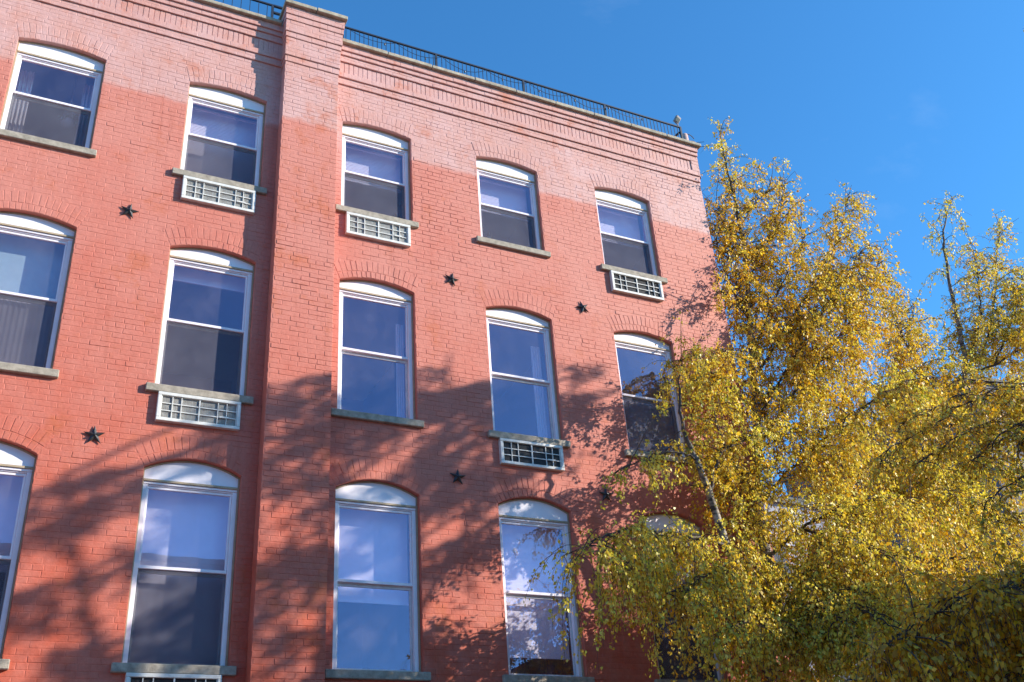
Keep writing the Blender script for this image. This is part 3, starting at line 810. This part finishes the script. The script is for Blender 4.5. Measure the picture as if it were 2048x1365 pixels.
# limbs: (points, radii, spacing, secondary length, hang, tone)
for pts, r0, e, sec, hang, tone in (
    (U((1420, 985, -.92), (1440, 910, -.9), (1480, 885, -.8), (1560, 862, -.6), (1620, 850, -.5)), .035, .13, .8, .8, 1.4),
    (U((1455, 1095, -.85), (1400, 1075, -1.0), (1340, 1072, -1.25), (1260, 1060, -1.6), (1190, 1080, -1.8), (1150, 1120, -1.9)), .035, .085, .55, 1.05, 1.7),
    (U((1400, 1080, -1.0), (1330, 1100, -1.1), (1270, 1120, -1.3), (1220, 1160, -1.5)), .022, .09, .5, 1.1, 1.6),
    (U((1395, 920, -.95), (1350, 905, -1.0), (1300, 915, -1.05), (1240, 940, -1.1)), .022, .10, .5, .55, 2.3),
    (U((1510, 830, .0), (1460, 770, -.35), (1410, 740, -.6), (1370, 720, -.8), (1345, 740, -.85)), .03, .11, .7, .75, 1.2),
    (U((1508, 760, .1), (1550, 690, -.1), (1600, 610, -.2), (1650, 540, -.2), (1680, 460, -.2), (1700, 385, -.2)), .035, .11, .85, .6, .8),
    (U((1512, 900, .0), (1570, 810, -.3), (1640, 720, -.5), (1700, 640, -.6), (1745, 560, -.6), (1765, 500, -.6)), .04, .10, 1.0, .75, 1.1),
    (U((1520, 1010, -.1), (1590, 930, -.5), (1670, 860, -.8), (1750, 800, -1.0), (1810, 760, -1.1)), .035, .10, 1.1, .9, 1.4),
    (U((1535, 1120, -.2), (1600, 1060, -.7), (1680, 1020, -1.1), (1770, 1010, -1.4), (1850, 1030, -1.6)), .04, .095, 1.0, .95, 1.6),
    (U((1550, 1200, -.3), (1600, 1150, -.8), (1660, 1130, -1.3), (1730, 1130, -1.7)), .035, .10, .8, .9, 1.6),
    (U((1500, 640, .12), (1460, 570, .1), (1440, 510, .12), (1428, 450, .15)), .022, .11, .5, .4, .5),
    (U((1492, 540, .12), (1530, 480, 0), (1572, 445, -.1)), .02, .09, .6, .45, .4),
    (U((1488, 510, .12), (1455, 460, .12), (1436, 415, .15)), .018, .09, .5, .4, .4),
    (U((1480, 450, .1), (1520, 400, .05), (1545, 375, 0)), .016, .09, .5, .35, .4),
    (U((1495, 560, .12), (1530, 490, .1), (1560, 420, .1), (1570, 360, .1)), .02, .13, .6, .4, .5),
    (U((1515, 980, -.1), (1470, 930, -.5), (1430, 830, -.6), (1415, 730, -.5)), .028, .12, .7, .8, 1.5),
    (U((1545, 1180, -.3), (1500, 1120, -.9), (1450, 1130, -1.3), (1400, 1160, -1.6), (1330, 1190, -1.8)), .03, .09, .65, 1.1, 1.4),
    (U((1500, 640, .1), (1455, 590, -.2), (1428, 590, -.3), (1410, 640, -.35)), .018, .09, .4, .6, .7),
    (U((1505, 720, .1), (1450, 700, -.3), (1418, 715, -.4), (1400, 760, -.45)), .018, .09, .45, .7, .8),
    (U((1505, 720, .12), (1540, 620, .0), (1580, 540, -.1), (1610, 470, -.1)), .025, .10, .8, .55, .7),
    (U((1500, 640, .12), (1470, 560, .15), (1455, 480, .2), (1450, 420, .2)), .02, .10, .6, .45, .6),
    (U((1512, 850, .05), (1560, 760, -.2), (1630, 650, -.4), (1690, 560, -.5), (1725, 500, -.5)), .03, .10, .9, .7, .9),
    (U((1600, 1060, -.7), (1680, 1080, -1.4), (1760, 1110, -2.0), (1830, 1150, -2.4)), .03, .085, .9, .9, 1.6),
    (U((1600, 1150, -.8), (1670, 1190, -1.7), (1750, 1230, -2.5), (1800, 1270, -2.8)), .03, .085, .9, .9, 2.0),
    (U((1562, 1240, -.4), (1610, 1200, -1.2), (1650, 1210, -1.8), (1690, 1250, -2.2)), .03, .085, .8, .85, 2.0),
    (U((1555, 1230, -.3), (1620, 1190, -1.0), (1700, 1180, -1.6), (1790, 1170, -2.0)), .03, .09, .85, .9, 2.3),
    (U((1560, 1260, -.3), (1600, 1250, -1.0), (1660, 1260, -1.8), (1720, 1280, -2.2)), .03, .09, .8, .8, 2.3),
    (U((1560, 1260, -.4), (1540, 1240, -1.0), (1500, 1240, -1.5), (1450, 1260, -1.8)), .03, .09, .7, .9, 2.2),
    (U((1530, 1100, -.1), (1500, 1060, -.5), (1480, 1000, -.7), (1500, 940, -.6)), .03, .12, .7, .8, 1.6),
):
    top = pts[-1][2] > 7.6
    A.limb(pts, r0 * .75, .005, every=e * (.68 if top else .95), sec=sec, hang=hang, tone=tone - (.3 if top else 0), t0=.12, up=.25, taper=.62 if top else .5, fade=.22 if top else .1, shoots=8 if top else 1)
rootA = A.finish('tall golden weeping birch clump at the corner of the brick building', (10.5, -.4, GROUND))

# ---- tree B: birch leaning right behind the first
B = Tree(23, .048)
B.limb([(12.6, 1.6, GROUND)] + U((1640, 1300, 1.6), (1622, 1130, 1.5), (1690, 1040, 1.4), (1800, 905, 1.2), (1850, 845, 1.0), (1905, 795, .9), (1932, 745, .8), (1915, 640, .7), (1890, 520, .6), (1888, 455, .6), (1905, 395, .6)), .14, .006,
       every=.15, sec=1.2, hang=.75, tone=1.5, t0=.40, up=.3, taper=.8, fade=.5, shoots=10)
for pts, r0, e, sec, hang, tone in (
    (U((1932, 745, .8), (1970, 690, .6), (1990, 600, .5), (1992, 520, .5), (2003, 440, .5)), .035, .12, .85, .55, 1.2),
    (U((1932, 745, .8), (1990, 730, .4), (2040, 690, .2), (2080, 600, .1), (2110, 520, 0)), .04, .10, 1.0, .7, 1.3),
    (U((1905, 795, .9), (1860, 745, .7), (1820, 700, .5), (1790, 640, .3), (1775, 590, .3)), .035, .10, 1.0, .7, 1.2),
    (U((1850, 845, 1.0), (1800, 800, .5), (1740, 770, .2), (1690, 760, 0)), .03, .10, 1.0, .9, 1.5),
    (U((1905, 795, .9), (1980, 800, .4), (2050, 790, 0), (2110, 800, -.3)), .04, .09, 1.1, 1.0, 1.9),
    (U((1800, 905, 1.2), (1880, 900, .6), (1960, 910, .0), (2050, 930, -.5)), .04, .09, 1.1, 1.0, 2.1),
    (U((1740, 980, 1.3), (1820, 990, .6), (1900, 1010, -.1), (1990, 1040, -.7), (2060, 1060, -1.0)), .04, .09, 1.0, 1.0, 1.9),
    (U((1700, 1030, 1.4), (1720, 960, .9), (1740, 900, .5), (1750, 850, .4)), .03, .12, .9, .8, 1.6),
    (U((1800, 905, 1.2), (1840, 940, .4), (1880, 970, -.3), (1920, 1000, -.9)), .03, .10, 1.0, 1.0, 2.0),
    (U((1932, 745, .8), (1960, 640, .6), (1955, 560, .5), (1950, 500, .5)), .03, .11, .9, .6, 1.1),
    (U((1990, 730, .4), (2030, 620, .3), (2050, 540, .3)), .03, .11, .9, .6, 1.2),
    (U((1850, 845, 1.0), (1830, 760, .8), (1815, 690, .7), (1830, 610, .6)), .03, .10, .9, .7, 1.2),
    (U((1632, 1200, 1.5), (1720, 1170, .6), (1820, 1180, -.2), (1930, 1180, -.8)), .04, .09, .95, .9, 1.9),
    (U((1625, 1140, 1.5), (1660, 1060, 1.2), (1660, 990, 1.0), (1690, 930, .9)), .03, .12, .9, .8, 1.8),
    (U((1640, 1110, 1.5), (1700, 1100, .7), (1800, 1110, .0), (1900, 1120, -.7), (2000, 1100, -1.2)), .04, .09, .95, .9, 1.9),
):
    top = pts[-1][2] > 8.8
    B.limb(pts, r0 * .75, .005, every=e * (.75 if top else .95), sec=sec, hang=hang, tone=tone, t0=.12, up=.25, taper=.7 if top else .45, fade=.38 if top else .1, shoots=9 if top else 1)
B.finish('yellow green weeping birch leaning right, in front of the grey building', (12.6, 1.6, GROUND))

# ---- tree C: nearer birch to the right of the view; its low branches hang into the picture in shade
Cc = Tree(37, .068); Cc.brown = .34
bx, by = 14.2, -7.0
rgc = np.random.default_rng(8)
leaders = [[(bx, by, GROUND), (bx + .05, by, 1.0), (bx + .1, by, 4.0), (bx + .25, by + .1, 7.0), (bx + .7, by + .1, 9.6), (bx + 1.3, by, 12.4)],
           [(bx + .12, by, 4.6), (bx - .7, by + .1, 7.0), (bx - 1.5, by, 9.0), (bx - 1.9, by, 10.4)],
           [(bx + .15, by, 5.2), (bx + 1.3, by - .1, 7.5), (bx + 2.8, by, 10.0), (bx + 4.0, by, 12.6)],
           [(bx + .2, by, 6.0), (bx + .9, by + .2, 8.5), (bx + 2.2, by + .2, 11.0), (bx + 2.8, by, 12.8)]]
LP_ = np.vstack([Cc.limb(l, .20 if k == 0 else .09, .012, every=.5 if k < 2 else .9, sec=.6, hang=.5, tone=1.2, t0=.6, up=.3) for k, l in enumerate(leaders)])
for k in range(58):
    wx = rgc.uniform(-.2, 6.2); top_ = np.interp(wx, [-.5, .76, 1.8, 3, 4.7, 6.6], [3.9, 4.7, 5.1, 6.0, 6.6, 7.0])
    lo_ = np.interp(wx, [2.0, 4.0, 6.2], [1.2, 3.0, 4.3]); wz = top_ - .15 - (top_ - lo_) * rgc.random() ** 1.25
    d = np.interp(wx, [0, 1.5, 3, 6], [6.5, 6.2, 5.6, 5.3]) + rgc.uniform(0, .7); tip = np.array((wx + 1.7 * d - .6, -d, wz + .84 * d - .25)); b0 = tip + np.array((rgc.uniform(1.0, 1.7), rgc.normal(0, .25), rgc.uniform(.3, .85)))
    c_ = LP_[LP_[:, 2] < b0[2] - .1]; p0 = c_[np.argmin(np.linalg.norm(c_ - b0, axis=1))]
    Cc.limb([p0, p0 * .5 + b0 * .5 + (0, 0, .12), b0, b0 * .5 + tip * .5 + (0, 0, .10), tip], .028, .006, every=.14, sec=.42, hang=.38, tone=1.2, t0=.35, dens=.75, gap=.10, bias=(-.5, 0, 0), taper=.3, sides=5)
# boughs of this tree that cross in front of the far birches, five to seven metres from the wall's face
for px, py, d in ((1700, 830, 3.0), (1780, 870, 3.3), (1870, 850, 3.8), (1960, 900, 4.2),
                  (1730, 930, 3.0), (1830, 930, 3.5), (1930, 930, 4.0), (2020, 900, 4.4), (2040, 1000, 4.6), (1960, 1010, 4.2)):
    tip = unproject(px, py, -d); b0 = tip + np.array((1.5, -.45, .55)); q0 = np.array((bx + .1, by, max(2.4, min(6.0, b0[2] - 2.2))))
    Cc.limb([q0, q0 * .55 + b0 * .45 + (0, 0, .1), b0, b0 * .45 + tip * .55 + (0, 0, .12), tip], .013, .004, every=.10, sec=.5, hang=.45, tone=.9, t0=.22, dens=.9, gap=.085, size=.72, sides=5, shoots=0)
# low drooping limbs that reach into the frame
for pts in (
    [(bx + .1, by, 3.2), (11.4, -6.7, 3.5), (9.8, -6.2, 3.1), (8.4, -5.7, 2.45), (7.3, -5.3, 1.75), (6.5, -5.0, 1.4)],
    [(bx + .1, by, 2.4), (11.5, -7.0, 2.8), (10.2, -6.9, 2.75), (9.1, -6.6, 2.3), (8.1, -6.3, 1.8), (7.4, -6.0, 1.4)],
    [(bx + .1, by, 3.0), (11.6, -6.2, 3.4), (10.4, -5.2, 3.0), (9.2, -4.6, 2.5), (8.0, -4.2, 1.9), (7.0, -4.0, 1.55)],
    [(bx, by, 1.6), (11.2, -7.2, 2.0), (9.8, -7.3, 1.9), (8.6, -7.1, 1.4), (7.6, -6.9, 1.0)],
    [(bx, by, 1.4), (11.2, -6.4, 1.9), (9.6, -5.9, 1.8), (8.1, -5.4, 1.4), (6.9, -5.0, 1.0), (6.2, -4.8, .8)],
    [(bx + .1, by, 2.9), (11.7, -6.5, 3.2), (10.3, -6.0, 2.9), (9.0, -5.3, 2.4), (8.0, -4.8, 1.9)],
    [(bx + .1, by, 3.1), (11.9, -5.6, 3.4), (10.8, -4.9, 3.1), (9.8, -4.5, 2.7), (8.9, -4.2, 2.3)],
    [(bx, by, 2.2), (11.4, -5.4, 2.6), (10.0, -4.6, 2.2), (8.6, -4.1, 1.7), (7.4, -3.9, 1.3)],
):
    pts = [pts[0]] + [(p[0], p[1], p[2] + rgc.normal(0, .16)) for p in pts[1:]]
    Cc.limb(pts, .013, .005, every=.075, sec=.9, hang=.8, tone=-1.5, t0=.26, up=.42, dens=1.0, droop=.13, size=.74, taper=.35, shoots=2)
Cc.finish('nearby weeping birch in shadow at the lower right, brownish gold leaves', (bx, by, GROUND))

# ------------------------------------------------------------------ surroundings
def plain_building(name, label, x0, x1, y0, y1, z1, m, wins, roofm='roof', fm='whitegrey'):
    root = empty(name, ((x0 + x1) / 2, (y0 + y1) / 2, GROUND)); tag(root, label, 'building')
    mb = MB(); mb.box(x0, x1, y0, y1, GROUND - .2, z1); mb.build('wall', m, root)
    mb = MB(); mb.box(x0 - .15, x1 + .15, y0 - .15, y1 + .15, z1 + .002, z1 + .25); mb.build('roof', M[roofm], root)
    for (a, z) in wins:
        f = MB(); f.box(a, a + 1.2, y0 - .06, y0 - .002, z, z + 1.7); fo = f.build('window', M[fm], root)
        p = MB(); p.box(a + .08, a + 1.12, y0 - .072, y0 - .061, z + .08, z + 1.62); po = p.build('pane', M['darkpane'], None); po.parent = fo
        po.matrix_parent_inverse = Matrix.Identity(4); po.location = (0, 0, 0); po.matrix_parent_inverse = fo.matrix_parent_inverse.inverted() @ Matrix.Identity(4) if False else Matrix.Translation(-Vector(root.location)).inverted() @ Matrix.Translation(-Vector(root.location))
    return root
p1 = unproject(1575, 1010, 16); p2 = unproject(1700, 1060, 16)
plain_building('pale_building', 'pale rendered building far behind the birch trunks', p1[0] - 3, p2[0] + .5, 16, 26, p1[2], M['palewall'], [(p1[0] + .6, p1[2] - 3.2), (p1[0] + .6, p1[2] - 6.4), (p1[0] - 1.6, p1[2] - 3.2)])
g1 = unproject(1935, 760, 14)
plain_building('grey_building', 'tall grey clad building behind the yellow leaves at right', g1[0], g1[0] + 16, 14, 26, g1[2], M['greywall'], [(g1[0] + 4.5 + 3 * i, g1[2] - 3 - 3.2 * j) for i in range(4) for j in range(4)], fm='greywall')
# low brown brick wall added as a dark backdrop at the shaded lower right
gw = empty('backdrop_wall', (13, -3.0, GROUND)); tag(gw, 'dark brown brick wall added as backdrop behind the drooping birch leaves', 'wall')
mb = MB(); mb.box(8.6, 19, -3.2, -2.95, GROUND - .2, 1.35)
field(mb, 8.6, 19, GROUND, 1.35, -3.2, None, 0, 7, 1.2)
mb.build('brickwork', M['brownbrick'], gw)
mb = MB(); mb.box(8.55, 19.05, -3.27, -2.88, 1.352, 1.43); bevel(mb.build('capstone', M['brownbrick'], gw), .01)
# neighbouring house outside the frame on the sun side; its eaves shade the lower right
nh = plain_building('neighbouring_house', 'brick house beyond the right edge of the view', 22, 32, -32, -10.5, 9.65, M['housewall'], [])
plain_building('opposite_building', 'brick building behind the viewer across the yard', -26, 13, -48, -34, 14.5, M['housewall'], [])
# ground
mb = MB(); mb.quad((-400, -400, GROUND), (400, -400, GROUND), (400, 400, GROUND), (-400, 400, GROUND))
tag(mb.build('ground', M['redground']), 'unseen ground around the building, reddened to warm the shade', 'ground', None, 'structure')
